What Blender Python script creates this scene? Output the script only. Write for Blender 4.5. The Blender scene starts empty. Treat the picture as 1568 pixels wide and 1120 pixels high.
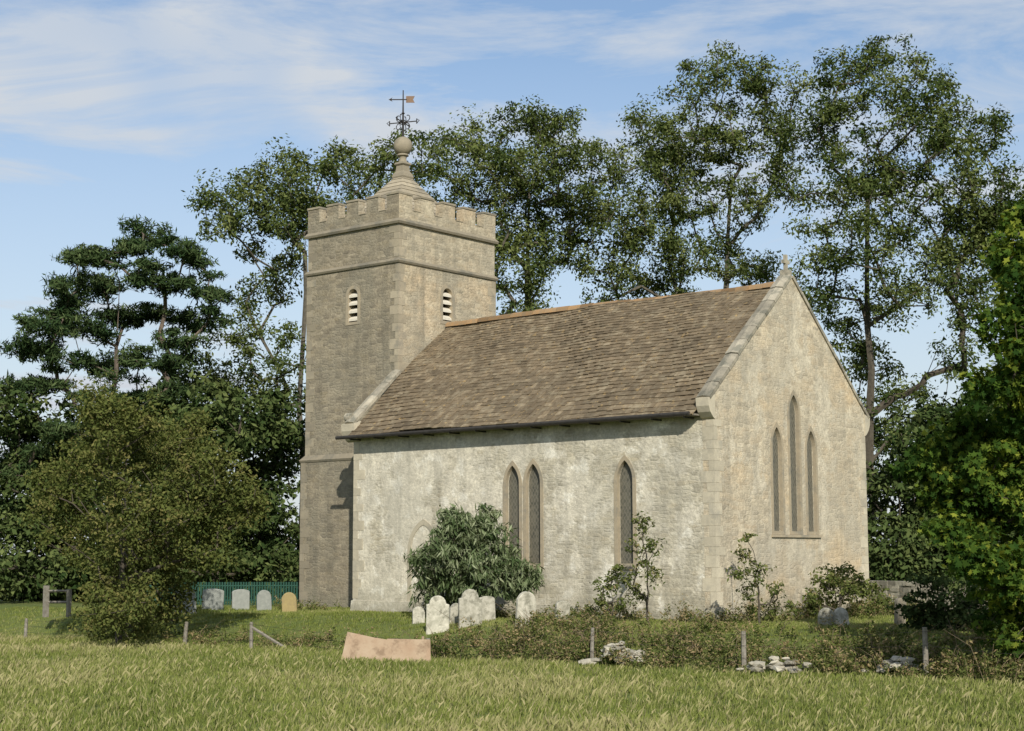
import bpy, bmesh, math, numpy as np, random
from mathutils import Vector, Matrix, Euler
random.seed(4); RNG=np.random.default_rng(7)
scene=bpy.context.scene
# ------------------------------------------------------------------ camera
CAM=np.array([20.761,-32.452,1.53]); YAW=0.69168; PIT=0.11512; F=2512.96
cd=bpy.data.cameras.new("camera"); co=bpy.data.objects.new("camera",cd); scene.collection.objects.link(co)
cd.sensor_width=36; cd.lens=F*36/1568; cd.clip_end=6000; cd.clip_start=.1
co.matrix_world=Matrix.Translation(Vector(CAM))@Matrix.Rotation(YAW,4,'Z')@Matrix.Rotation(math.pi/2+PIT,4,'X')@Matrix.Rotation(-.003,4,'Z')
scene.camera=co
FW=np.array([-math.sin(YAW),math.cos(YAW)]); RT=np.array([math.cos(YAW),math.sin(YAW)])
def sight(a,b,D):
    """surveyed sight-line (theodolite units) + ground distance -> world position"""
    v=(b-560)/F; h=math.cos(PIT)+v*math.sin(PIT)
    u=(a-784)/F/h*D; z=CAM[2]+(math.sin(PIT)-v*math.cos(PIT))/h*D
    xy=CAM[:2]+FW*D+RT*u
    return np.array([xy[0],xy[1],z])
def sstep(t): t=np.clip(t,0,1); return t*t*(3-2*t)
def gz(x,y):
    x=np.asarray(x,float); y=np.asarray(y,float)
    z=-.6*sstep((-3.2-y)/3.6)
    return z+.03*np.sin(x*.9+1)*np.sin(y*.7)+.04*np.sin(x*.31+y*.23)*sstep((-4-y)/4)
# ------------------------------------------------------------------ helpers
def link(ob,parent=None):
    scene.collection.objects.link(ob)
    if parent is not None: ob.parent=parent
    return ob
def empty(name,loc=(0,0,0)):
    e=bpy.data.objects.new(name,None); e.empty_display_size=.3; scene.collection.objects.link(e); e.location=loc
    bpy.context.view_layer.update()
    return e
def mesh_obj(name,v,f,mat,parent=None,smooth=False,tint=None):
    me=bpy.data.meshes.new(name); me.from_pydata([tuple(map(float,p)) for p in v],[],f); me.update()
    if tint is not None:
        a=me.attributes.new("tint",'FLOAT','POINT'); a.data.foreach_set("value",np.asarray(tint,dtype=np.float32))
    if mat: me.materials.append(mat)
    if smooth: me.polygons.foreach_set("use_smooth",[True]*len(me.polygons))
    ob=bpy.data.objects.new(name,me); link(ob)
    if parent is not None:
        ob.parent=parent; ob.matrix_parent_inverse=parent.matrix_world.inverted()
    return ob
def np_mesh(name,V,k,mat,tint,parent=None,smooth=False):
    n=V.shape[0]; me=bpy.data.meshes.new(name)
    me.vertices.add(n*k); me.vertices.foreach_set("co",V.reshape(-1).astype(np.float32))
    me.loops.add(n*k); me.loops.foreach_set("vertex_index",np.arange(n*k,dtype=np.int32))
    me.polygons.add(n); me.polygons.foreach_set("loop_start",np.arange(0,n*k,k,dtype=np.int32))
    me.update(calc_edges=True)
    a=me.attributes.new("tint",'FLOAT','POINT'); a.data.foreach_set("value",np.repeat(tint,k).astype(np.float32))
    me.materials.append(mat)
    ob=bpy.data.objects.new(name,me); link(ob)
    if parent is not None:
        ob.parent=parent; ob.matrix_parent_inverse=parent.matrix_world.inverted()
    return ob
class MB:
    def __init__(s): s.v=[];s.f=[];s.t=[]
    def add(s,vs,fs,t=.5):
        o=len(s.v); s.v+=[tuple(p) for p in vs]; s.f+=[tuple(i+o for i in f) for f in fs]; s.t+=[t]*len(vs)
    def box(s,x0,x1,y0,y1,z0,z1,t=.5):
        s.hexa([(x0,y0,z0),(x1,y0,z0),(x1,y1,z0),(x0,y1,z0),(x0,y0,z1),(x1,y0,z1),(x1,y1,z1),(x0,y1,z1)],t)
    def hexa(s,p,t=.5):
        s.add(p,[(0,3,2,1),(4,5,6,7),(0,1,5,4),(1,2,6,5),(2,3,7,6),(3,0,4,7)],t)
    def tube(s,pts,rad,n=6,t=.5,cap=True):
        pts=[Vector(p) for p in pts]; o=len(s.v)
        for i,p in enumerate(pts):
            d=(pts[min(i+1,len(pts)-1)]-pts[max(i-1,0)]).normalized()
            a=d.orthogonal().normalized() if abs(d.z)>.9 else d.cross(Vector((0,0,1))).normalized()
            b=d.cross(a)
            r=rad[i] if hasattr(rad,'__len__') else rad
            for j in range(n):
                q=p+(a*math.cos(2*math.pi*j/n)+b*math.sin(2*math.pi*j/n))*r
                s.v.append(tuple(q)); s.t.append(t)
        for i in range(len(pts)-1):
            for j in range(n):
                s.f.append((o+i*n+j,o+i*n+(j+1)%n,o+(i+1)*n+(j+1)%n,o+(i+1)*n+j))
        if cap:
            s.f.append(tuple(o+j for j in reversed(range(n)))); s.f.append(tuple(o+(len(pts)-1)*n+j for j in range(n)))
    def lathe(s,cx,cy,prof,n=16,t=.5,sq=False,rot=0):
        o=len(s.v)
        for r,z in prof:
            for j in range(n):
                a=2*math.pi*j/n+rot; s.v.append((cx+r*math.cos(a),cy+r*math.sin(a),z)); s.t.append(t)
        for i in range(len(prof)-1):
            for j in range(n):
                s.f.append((o+i*n+j,o+i*n+(j+1)%n,o+(i+1)*n+(j+1)%n,o+(i+1)*n+j))
        s.f.append(tuple(o+j for j in reversed(range(n)))); s.f.append(tuple(o+(len(prof)-1)*n+j for j in range(n)))
    def obj(s,name,mat,parent=None,smooth=False): return mesh_obj(name,s.v,s.f,mat,parent,smooth,s.t)
# ------------------------------------------------------------------ materials
class NT:
    def __init__(s,name):
        s.m=bpy.data.materials.new(name); s.m.use_nodes=True; s.t=s.m.node_tree; s.b=s.t.nodes["Principled BSDF"]
        s.b.inputs["Specular IOR Level"].default_value=.2
    def n(s,typ,**k):
        nd=s.t.nodes.new(typ)
        for a,b in k.items(): setattr(nd,a,b)
        return nd
    def l(s,a,b): s.t.links.new(a,b)
    def math(s,op,a,b=None,c=None,clamp=False):
        nd=s.n("ShaderNodeMath",operation=op); nd.use_clamp=clamp
        for i,x in enumerate((a,b,c)):
            if x is None: continue
            if isinstance(x,(int,float)): nd.inputs[i].default_value=x
            else: s.l(x,nd.inputs[i])
        return nd.outputs[0]
    def mix(s,fac,a,b,mode='MIX'):
        nd=s.n("ShaderNodeMix",data_type='RGBA',blend_type=mode); nd.clamp_factor=True
        for i,x in ((0,fac),(6,a),(7,b)):
            if isinstance(x,(int,float)): nd.inputs[i].default_value=x
            elif isinstance(x,tuple): nd.inputs[i].default_value=(*x[:3],1)
            else: s.l(x,nd.inputs[i])
        return nd.outputs[2]
    def noise(s,vec,scale,detail=4,rough=.55,out=0):
        nd=s.n("ShaderNodeTexNoise"); nd.inputs["Scale"].default_value=scale; nd.inputs["Detail"].default_value=detail; nd.inputs["Roughness"].default_value=rough
        if vec is not None: s.l(vec,nd.inputs["Vector"])
        return nd.outputs[out]
    def ramp(s,fac,stops):
        nd=s.n("ShaderNodeValToRGB"); s.l(fac,nd.inputs[0]); e=nd.color_ramp.elements
        while len(e)<len(stops): e.new(.5)
        for i,(p,c) in enumerate(stops): e[i].position=p; e[i].color=(c,c,c,1) if isinstance(c,(int,float)) else (*c,1)
        return nd.outputs[0]
    def scl(s,vec,x,y,z):
        nd=s.n("ShaderNodeVectorMath",operation='MULTIPLY'); s.l(vec,nd.inputs[0]); nd.inputs[1].default_value=(x,y,z); return nd.outputs[0]
    def bump(s,h,strength,dist):
        nd=s.n("ShaderNodeBump"); nd.inputs["Strength"].default_value=strength; nd.inputs["Distance"].default_value=dist
        s.l(h,nd.inputs["Height"]); s.l(nd.outputs[0],s.b.inputs["Normal"])
def stone_mat(name,ca,cb,cc,mortar,plaster=None,pth=.55,sx=3.5,sz=10.,stain=.5,lich=(.30,.29,.25),mw=.09,bs=.7,warm=None,pgrad=0.,wash=None,joint=.9,rnd=.62):
    M=NT(name); g=M.n("ShaderNodeNewGeometry"); pos=g.outputs["Position"]
    sp=M.n("ShaderNodeSeparateXYZ"); M.l(pos,sp.inputs[0])
    cb_=M.n("ShaderNodeCombineXYZ"); M.l(M.math('ADD',sp.outputs[0],sp.outputs[1]),cb_.inputs[0]); M.l(sp.outputs[2],cb_.inputs[1])
    nz=M.noise(cb_.outputs[0],2.0,3,.6,1)
    va=M.n("ShaderNodeVectorMath",operation='MULTIPLY_ADD'); M.l(nz,va.inputs[0]); va.inputs[1].default_value=(.14,.035,0); M.l(cb_.outputs[0],va.inputs[2])
    vec=M.scl(va.outputs[0],sx,sz,1)
    v1=M.n("ShaderNodeTexVoronoi",voronoi_dimensions='2D'); v1.inputs["Scale"].default_value=1; v1.inputs["Randomness"].default_value=rnd; M.l(vec,v1.inputs["Vector"])
    v2=M.n("ShaderNodeTexVoronoi",voronoi_dimensions='2D',feature='DISTANCE_TO_EDGE'); v2.inputs["Scale"].default_value=1; v2.inputs["Randomness"].default_value=rnd; M.l(vec,v2.inputs["Vector"])
    sc=M.n("ShaderNodeSeparateColor"); M.l(v1.outputs["Color"],sc.inputs[0])
    col=M.ramp(sc.outputs[0],[(0,ca),(.4,cb),(.75,cc),(1,tuple(x*1.12 for x in cb))])
    edge=M.ramp(v2.outputs[0],[(0,0.),(mw*2,1.)])
    fine=M.noise(pos,13,5,.75)
    es=M.ramp(M.noise(pos,2.2,4,.65),[(.38,.05),(.68,joint)])
    col=M.mix(M.math('MULTIPLY',M.math('SUBTRACT',1.,edge),es),col,mortar)
    big=M.noise(pos,.55,5,.65)
    # joints are only proud/recessed where they show
    hm=M.math('MAXIMUM',edge,M.math('SUBTRACT',1.,es))
    if warm: col=M.mix(M.ramp(M.noise(M.scl(pos,.5,.5,.9),1.1,4,.6),[(.5,0.),(.66,.6)]),col,warm)
    if plaster:
        pm=M.noise(M.scl(pos,.8,.8,.8),1.1,7,.7)
        if pgrad: pm=M.math('MULTIPLY_ADD',sp.outputs[0],-pgrad,M.math('SUBTRACT',pm,pgrad*6.))
        pmask=M.ramp(pm,[(pth-.03,0.),(pth+.04,.9)])
        pf=M.noise(pos,5,4,.7)
        pc=M.mix(M.ramp(pf,[(.4,0.),(.65,1.)]),plaster,tuple(x*.80 for x in plaster))
        col=M.mix(pmask,col,pc)
        if wash:
            wm_=M.ramp(M.noise(M.scl(pos,.9,.9,1.1),1.9,6,.65),[(.54,0.),(.60,.8)])
            col=M.mix(M.math('MULTIPLY',wm_,pmask),col,wash)
        hm=M.math('MAXIMUM',hm,pmask)
    col=M.mix(.65,col,M.ramp(fine,[(.26,.38),(.74,1.38)]),'MULTIPLY')
    mid=M.noise(pos,3.2,4,.65)
    col=M.mix(.55,col,M.ramp(mid,[(.3,.58),(.68,1.18)]),'MULTIPLY')
    col=M.mix(M.ramp(big,[(.42,0.),(.62,stain)]),col,lich)
    stk=M.noise(M.scl(pos,2.6,2.6,.22),1.,4,.65)
    col=M.mix(M.ramp(stk,[(.48,0.),(.70,stain*.95)]),col,tuple(x*.60 for x in lich))
    dz=M.math('MULTIPLY_ADD',M.noise(pos,1.7,3),.9,M.math('MULTIPLY',sp.outputs[2],.7))
    col=M.mix(M.ramp(dz,[(.40,.65),(1.1,0.)]),col,(.2,.19,.14))
    M.l(col,M.b.inputs["Base Color"]); M.b.inputs["Roughness"].default_value=.95
    h=M.math('ADD',M.math('MULTIPLY',hm,.6),M.math('MULTIPLY',fine,1.1)); M.bump(h,bs,.028)
    return M.m
def plain_mat(name,c1,c2,scale=6,rough=.9,bump=.3,bd=.01,metal=0,tint=.0,c3=None,c3s=.35,c4=None,c5=None):
    M=NT(name); g=M.n("ShaderNodeNewGeometry"); pos=g.outputs["Position"]
    nz=M.noise(pos,scale,6,.65); col=M.mix(M.ramp(nz,[(.32,0.),(.68,1.)]),c1,c2)
    if c3: col=M.mix(M.ramp(M.noise(pos,scale*c3s,5,.7),[(.5,0.),(.62,1.)]),col,c3)
    if c4: col=M.mix(M.ramp(M.noise(M.scl(pos,.6,1,1),.75,6,.7),[(.46,0.),(.64,.65)]),col,c4)
    if c5: col=M.mix(M.ramp(M.noise(pos,7.5,3,.6),[(.63,0.),(.68,.8)]),col,c5)
    if tint:
        at=M.n("ShaderNodeAttribute",attribute_name="tint")
        mv=M.math('MULTIPLY_ADD',at.outputs["Fac"],tint*2,1-tint)
        cm=M.n("ShaderNodeCombineColor"); [M.l(mv,cm.inputs[i]) for i in range(3)]
        col=M.mix(1.,col,cm.outputs[0],'MULTIPLY')
    M.l(col,M.b.inputs["Base Color"]); M.b.inputs["Roughness"].default_value=rough; M.b.inputs["Metallic"].default_value=metal
    M.bump(M.noise(pos,scale*4,4,.7),bump,bd)
    return M.m
def leaf_mat(name,dark,mid,light,trans=.35,rough=.55):
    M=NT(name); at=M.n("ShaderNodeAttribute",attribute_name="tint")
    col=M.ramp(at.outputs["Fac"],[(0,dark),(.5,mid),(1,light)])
    df=M.n("ShaderNodeBsdfDiffuse"); M.l(col,df.inputs[0]); out=df.outputs[0]
    M.t.nodes.remove(M.b)
    if trans>0:
        tr=M.n("ShaderNodeBsdfTranslucent"); tc=M.mix(1.,col,(1.25,1.2,.5),'MULTIPLY'); M.l(tc,tr.inputs[0])
        ms=M.n("ShaderNodeMixShader"); ms.inputs[0].default_value=trans
        M.l(out,ms.inputs[1]); M.l(tr.outputs[0],ms.inputs[2]); out=ms.outputs[0]
    M.l(out,M.t.nodes["Material Output"].inputs[0])
    return M.m
m_nave=stone_mat("nave_rubble",(.48,.42,.30),(.54,.49,.37),(.40,.36,.27),(.60,.55,.43),plaster=(.75,.69,.55),pth=.47,stain=.38,lich=(.38,.36,.295),mw=.10,pgrad=.010,wash=(.86,.82,.70),joint=.75)
m_gable=stone_mat("gable_rubble",(.52,.43,.30),(.58,.50,.36),(.43,.37,.27),(.58,.51,.38),plaster=(.65,.58,.44),pth=.54,stain=.42,lich=(.38,.35,.275),mw=.08,warm=(.62,.47,.285),joint=.6)
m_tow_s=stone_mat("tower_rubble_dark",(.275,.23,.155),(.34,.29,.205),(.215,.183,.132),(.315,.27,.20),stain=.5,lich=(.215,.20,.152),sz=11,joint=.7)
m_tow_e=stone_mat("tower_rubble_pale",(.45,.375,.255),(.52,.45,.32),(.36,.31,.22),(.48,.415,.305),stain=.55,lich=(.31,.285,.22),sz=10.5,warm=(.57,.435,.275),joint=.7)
m_quoin=plain_mat("dressed_stone",(.52,.465,.345),(.41,.365,.275),4,.9,.4,.012,tint=.13,c3=(.35,.32,.25))
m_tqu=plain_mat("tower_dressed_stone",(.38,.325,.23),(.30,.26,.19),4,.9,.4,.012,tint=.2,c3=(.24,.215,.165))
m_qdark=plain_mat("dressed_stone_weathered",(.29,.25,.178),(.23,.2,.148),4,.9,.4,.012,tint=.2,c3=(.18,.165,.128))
m_dress=plain_mat("window_dressing",(.42,.35,.24),(.33,.28,.2),6,.9,.4,.01,tint=.1,c3=(.28,.25,.19))
m_cop=plain_mat("coping_stone",(.39,.35,.265),(.25,.225,.175),5,.92,.5,.02,tint=.25,c3=(.19,.18,.14),c3s=.6)
m_tile=plain_mat("stone_roof_tiles",(.195,.148,.092),(.138,.107,.068),5,.92,.6,.015,tint=.3,c3=(.25,.205,.135),c3s=.8,c4=(.125,.098,.064),c5=(.34,.24,.11))
m_ridge=plain_mat("ridge_tiles",(.31,.18,.08),(.21,.16,.10),8,.9,.5,.01,tint=.35)
m_gut=plain_mat("gutter_iron",(.03,.028,.025),(.05,.045,.04),8,.6,.1,.003)
m_iron=plain_mat("vane_iron",(.03,.03,.03),(.05,.04,.035),8,.5,.1,.003)
m_copper=plain_mat("vane_gilt",(.20,.12,.07),(.14,.09,.06),8,.5,.1,.003)
m_grave=plain_mat("lichen_limestone",(.53,.50,.41),(.31,.295,.23),9,.95,.5,.01,tint=.2,c3=(.23,.22,.17),c3s=.6)
m_grave2=plain_mat("grey_headstone",(.28,.29,.26),(.2,.21,.19),9,.9,.3,.01,tint=.2)
m_gold=plain_mat("ochre_headstone",(.34,.27,.12),(.27,.21,.11),9,.9,.3,.01)
m_wood=plain_mat("weathered_wood",(.27,.25,.21),(.16,.14,.11),12,.9,.5,.01)
m_stem=plain_mat("dry_stems",(.22,.17,.11),(.14,.11,.07),12,.9,.5,.01)
m_bark=plain_mat("bark",(.11,.095,.07),(.06,.05,.038),8,.95,.6,.02)
m_bark2=plain_mat("ash_bark",(.14,.125,.095),(.075,.066,.05),8,.95,.6,.02)
m_pbark=plain_mat("pine_bark",(.17,.13,.10),(.09,.075,.06),8,.95,.6,.02)
m_rust=plain_mat("rusted_sheet",(.31,.215,.14),(.37,.285,.195),3,.9,.3,.01,c3=(.22,.155,.10),c3s=.8)
m_rock=plain_mat("rubble_rock",(.42,.39,.31),(.25,.23,.18),6,.95,.5,.02,tint=.35)
m_green=plain_mat("green_painted_fence",(.03,.085,.06),(.04,.10,.075),4,.6,.1,.005)
m_slat=plain_mat("belfry_louvre_stone",(.68,.63,.52),(.55,.5,.4),7,.9,.3,.01)
M=NT("leaded_glass"); g=M.n("ShaderNodeNewGeometry"); sp=M.n("ShaderNodeSeparateXYZ"); M.l(g.outputs["Position"],sp.inputs[0])
h=M.math('ADD',sp.outputs[0],sp.outputs[1])
def dia(sgn):
    a=M.math('MULTIPLY_ADD',sp.outputs[2],sgn*.6,h); return M.math('PINGPONG',a,.05)
mn=M.math('MINIMUM',dia(1),dia(-1)); lm=M.math('LESS_THAN',mn,.007)
pc=M.ramp(M.noise(g.outputs["Position"],12,2),[(.3,(.07,.07,.055)),(.7,(.145,.135,.10))])
M.l(M.mix(lm,pc,(.17,.155,.125)),M.b.inputs["Base Color"]); M.b.inputs["Roughness"].default_value=.45; M.b.inputs["Specular IOR Level"].default_value=.3
M.bump(M.noise(g.outputs["Position"],9,2),.3,.01); m_glass=M.m
M=NT("dark_void"); M.b.inputs["Base Color"].default_value=(.012,.011,.01,1); M.b.inputs["Roughness"].default_value=1; m_dark=M.m
M=NT("meadow_ground"); g=M.n("ShaderNodeNewGeometry"); pos=g.outputs["Position"]
c=M.mix(M.ramp(M.noise(pos,.5,5,.7),[(.35,0.),(.65,1.)]),(.11,.15,.035),(.165,.19,.055))
c=M.mix(M.ramp(M.noise(pos,6,4,.7),[(.45,0.),(.75,.6)]),c,(.075,.095,.025))
c=M.mix(M.ramp(M.noise(pos,1.6,4,.7),[(.55,0.),(.75,.6)]),c,(.24,.215,.11))
M.l(c,M.b.inputs["Base Color"]); M.b.inputs["Roughness"].default_value=1; M.bump(M.noise(pos,18,4,.7),.8,.06); m_ground=M.m
m_grass=leaf_mat("meadow_grass",(.085,.12,.028),(.205,.235,.062),(.40,.355,.19),.2)
m_ash=leaf_mat("ash_leaves",(.034,.056,.017),(.095,.122,.037),(.19,.212,.076),.22)
m_ashd=leaf_mat("woodland_leaves",(.025,.045,.014),(.06,.085,.028),(.12,.145,.05),.0)
m_pine=leaf_mat("pine_needles",(.018,.036,.014),(.044,.07,.026),(.095,.125,.05),.0)
m_haw=leaf_mat("hawthorn_leaves",(.05,.07,.02),(.115,.133,.038),(.21,.18,.07),.2)
m_maple=leaf_mat("maple_leaves",(.025,.055,.012),(.07,.12,.02),(.24,.27,.04),.3)
m_eld=leaf_mat("buddleia_leaves",(.055,.085,.033),(.125,.16,.075),(.27,.30,.18),.15)
m_scrub=leaf_mat("scrub_leaves",(.055,.075,.022),(.13,.155,.045),(.29,.22,.12),.2)
# ------------------------------------------------------------------ world + sun
SEL=math.radians(31); SAZ=math.radians(48)   # from south towards east
sdir=Vector((math.sin(SAZ)*math.cos(SEL),-math.cos(SAZ)*math.cos(SEL),math.sin(SEL)))
w=bpy.data.worlds.new("World"); scene.world=w; w.use_nodes=True; T=w.node_tree; bg=T.nodes["Background"]
sky=T.nodes.new("ShaderNodeTexSky"); sky.sky_type='NISHITA'; sky.sun_disc=False; sky.sun_elevation=SEL; sky.sun_rotation=math.pi-SAZ
sky.air_density=1.; sky.dust_density=.6; sky.ozone_density=2.
tc=T.nodes.new("ShaderNodeTexCoord")
def wn(vec,mul,scale,detail,rough,dist=0,off=(0,0,0)):
    a=T.nodes.new("ShaderNodeMapping"); a.inputs["Rotation"].default_value=(0,math.radians(9),-YAW); a.inputs["Scale"].default_value=mul; a.inputs["Location"].default_value=off; T.links.new(vec,a.inputs[0])
    n=T.nodes.new("ShaderNodeTexNoise"); n.inputs["Scale"].default_value=scale; n.inputs["Detail"].default_value=detail; n.inputs["Roughness"].default_value=rough; n.inputs["Distortion"].default_value=dist
    T.links.new(a.outputs[0],n.inputs["Vector"]); return n.outputs[0]
def wr(f,s):
    n=T.nodes.new("ShaderNodeValToRGB"); T.links.new(f,n.inputs[0])
    for i,(p,c) in enumerate(s): n.color_ramp.elements[i].position=p; n.color_ramp.elements[i].color=(c,c,c,1)
    return n.outputs[0]
def wm(op,a,b):
    n=T.nodes.new("ShaderNodeMath"); n.operation=op; n.use_clamp=True
    for i,x in enumerate((a,b)):
        if isinstance(x,(int,float)): n.inputs[i].default_value=x
        else: T.links.new(x,n.inputs[i])
    return n.outputs[0]
gen=tc.outputs["Generated"]
c1=wr(wn(gen,(1,1,5.),4.,7,.65,.5),[(.39,0),(.62,1.)])
c2=wr(wn(gen,(1,1,2.2),2.6,3,.5,.3,(.3,.1,.2)),[(.37,0.12),(.54,1)])
sp=T.nodes.new("ShaderNodeSeparateXYZ"); T.links.new(gen,sp.inputs[0])
haze=wr(sp.outputs[2],[(0.02,.85),(.31,0.05)])
cl=wm('MAXIMUM',wm('MULTIPLY',c1,c2),haze)
mx=T.nodes.new("ShaderNodeMix"); mx.data_type='RGBA'; T.links.new(cl,mx.inputs[0]); T.links.new(sky.outputs[0],mx.inputs[6]); mx.inputs[7].default_value=(4.8,5.15,5.6,1)
T.links.new(mx.outputs[2],bg.inputs[0]); bg.inputs[1].default_value=.13
sl=bpy.data.lights.new("sun",'SUN'); sl.energy=4.9; sl.angle=math.radians(.5); sl.color=(1,.95,.85)
so=bpy.data.objects.new("sun",sl); scene.collection.objects.link(so); so.rotation_euler=sdir.to_track_quat('Z','Y').to_euler()
# ------------------------------------------------------------------ ground
gx=np.concatenate([[-2500,-900,-300,-120],np.linspace(-60,60,161),[120,300,900,2500]])
gy=np.concatenate([[-2500,-900,-300,-100],np.linspace(-50,60,147),[120,300,900,2500]])
XX,YY=np.meshgrid(gx,gy); ZZ=gz(XX,YY); nx=len(gx); ny=len(gy)
V=np.stack([XX,YY,ZZ],-1).reshape(-1,3)
Fc=[(j*nx+i,j*nx+i+1,(j+1)*nx+i+1,(j+1)*nx+i) for j in range(ny-1) for i in range(nx-1)]
mesh_obj("ground",V,Fc,m_ground,smooth=True)
# ------------------------------------------------------------------ church
L=11.79; W=7.45; ZK=5.4; ZA=8.61; SL=(ZA-ZK)/(W/2)
TX1=-L; SX=3.84; SY=4.36; TY0=1.70; TY1=TY0+SY; TX0=TX1-SX
church=empty("stone_church",(-6,3.7,0))
def arch_pt(w,z0,z1,k=1.3,n=7,c=0.):
    R=k*w; hh=math.sqrt(R*R-(R-w/2)**2); zs=z1-hh; p=[(c-w/2,z0),(c+w/2,z0)]
    cx=c+w/2-R; am=math.acos((R-w/2)/R)
    for i in range(n+1): a=am*i/n; p.append((cx+R*math.cos(a),zs+R*math.sin(a)))
    cx=c-w/2+R
    for i in range(1,n+1): a=am*(1-i/n); p.append((cx-R*math.cos(a),zs+R*math.sin(a)))
    return p
def arch_round(w,z0,z1,n=12,c=0.):
    zs=z1-w/2; p=[(c-w/2,z0),(c+w/2,z0)]
    for i in range(n+1): a=math.pi*i/n; p.append((c+w/2*math.cos(a),zs+w/2*math.sin(a)))
    return p
def to3(p,axis,val): return [(u,val,z) if axis=='y' else (val,u,z) for u,z in p]
def prism(name,outl,axis,a,b,mat,parent):
    n=len(outl); v=to3(outl,axis,a)+to3(outl,axis,b)
    f=[tuple(range(n)),tuple(range(2*n-1,n-1,-1))]+[(i,i+n,(i+1)%n+n,(i+1)%n) for i in range(n)]
    ob=mesh_obj(name,v,f,mat,parent)
    bm=bmesh.new(); bm.from_mesh(ob.data); bmesh.ops.recalc_face_normals(bm,faces=bm.faces); bm.to_mesh(ob.data); bm.free()
    return ob
def ring(name,oin,oout,axis,front,back,mat,parent,backin=None):
    n=len(oin); v=to3(oin,axis,front)+to3(oout,axis,front)+to3(oin,axis,backin if backin is not None else back)+to3(oout,axis,back)
    f=[]
    for i in range(n):
        j=(i+1)%n
        f+= [(i,j,j+n,i+n),(i,i+2*n,j+2*n,j),(i+n,j+n,j+3*n,i+3*n)]
    return mesh_obj(name,v,f,mat,parent)
def boolean(ob,cutters):
    for c in cutters:
        md=ob.modifiers.new("b",'BOOLEAN'); md.operation='DIFFERENCE'; md.solver='EXACT'; md.object=c
    dg=bpy.context.evaluated_depsgraph_get(); me=bpy.data.meshes.new_from_object(ob.evaluated_get(dg))
    ob.modifiers.clear(); ob.data=me
    for c in cutters: bpy.data.objects.remove(c)
prof=[(0,-.3),(W,-.3),(W,5.02),(W/2,5.02+SL*W/2),(0,5.02)]
nave=prism("nave_walls",prof,'x',-L-.06,-.32,m_nave,church)
lans=[(-6.11,.44,1.34,3.82),(-5.43,.46,1.32,3.84),(-2.57,.46,1.32,3.82)]
cut=[prism("c",arch_pt(w_,z0,z1,c=x),'y',-.5,.3,None,None) for x,w_,z0,z1 in lans]
boolean(nave,cut)
for x,w_,z0,z1 in lans:
    oi=arch_pt(w_-.004,z0+.002,z1-.002,c=x); oo=arch_pt(w_+.20,z0-.08,z1+.13,c=x)
    ring("lancet_surround",oi,oo,'y',-.012,.02,m_dress,church,backin=.1)
    prism("lancet_glass",arch_pt(w_+.02,z0-.01,z1+.01,c=x),'y',.12,.16,m_glass,church)
    b=MB(); b.box(x-w_/2-.08,x+w_/2+.08,-.04,.1,z0-.14,z0-.085,.4); b.obj("lancet_sill",m_dress,church)
oi=arch_pt(.9,.0,2.35,k=.8,c=-9.2); oo=arch_pt(1.15,.0,2.5,k=.8,c=-9.2)
ring("blocked_doorway_arch",oi,oo,'y',-.02,.02,m_quoin,church)
gprof=[(0,-.3),(W,-.3),(W,ZK-.1),(W/2,ZA-.1),(0,ZK-.1)]
gab=prism("east_gable_wall",gprof,'x',-.32,0,m_gable,church)
el=[(2.84,.44,2.10,4.66),(3.70,.46,2.10,5.52),(4.53,.44,2.10,4.66)]
boolean(gab,[prism("c",arch_pt(w_,z0,z1,c=y),'x',-.5,.3,None,None) for y,w_,z0,z1 in el])
for y,w_,z0,z1 in el:
    ring("lancet_surround",arch_pt(w_-.004,z0+.002,z1-.002,c=y),arch_pt(w_+.18,z0-.08,z1+.13,c=y),'x',.012,-.02,m_dress,church,backin=-.08)
    prism("lancet_glass",arch_pt(w_+.02,z0-.01,z1+.01,c=y),'x',-.14,-.1,m_glass,church)
b=MB(); b.box(-.1,.05,2.5,4.9,1.95,2.015,.4); b.obj("east_window_sill",m_dress,church)
def coping(x0,x1,ya,za,yb,zb,name,th=.12,lift=0.,n=9):
    b=MB(); 
    for i in range(n):
        s0=i/n; s1=(i+1)/n-.004; nn=Vector((0,-(zb-za),(yb-ya))).normalized()
        if nn.z<0: nn=-nn
        j=random.uniform(-.016,.016)
        A=Vector((0,ya+(yb-ya)*s0,za+(zb-za)*s0)); B=Vector((0,ya+(yb-ya)*s1,za+(zb-za)*s1))
        t=random.random()
        def P(x,q,o): r=q+nn*(o+j); return (x,r.y,r.z)
        xm=(x0+x1)/2
        pr=[(x0,lift),(x1,lift),(x1,lift+th*.7),(xm,lift+th),(x0,lift+th*.7)]
        vs=[P(x,A,o) for x,o in pr]+[P(x,B,o) for x,o in pr]
        b.add(vs,[(0,1,2,3,4),(9,8,7,6,5)]+[(k,k+5,(k+1)%5+5,(k+1)%5) for k in range(5)],t)
    return b.obj(name,m_cop,church)
coping(-.33,.04,-.18,ZK-.1-.18*SL,W/2,ZA-.1,"gable_coping",n=9)
coping(-.33,.04,W+.18,ZK-.1-.18*SL,W/2,ZA-.1,"gable_coping",n=9)
coping(-12.0,-11.66,-.18,ZK-.1-.18*SL,TY0+.02,ZK-.1+(TY0+.02)*SL,"gable_coping",n=4)
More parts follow.
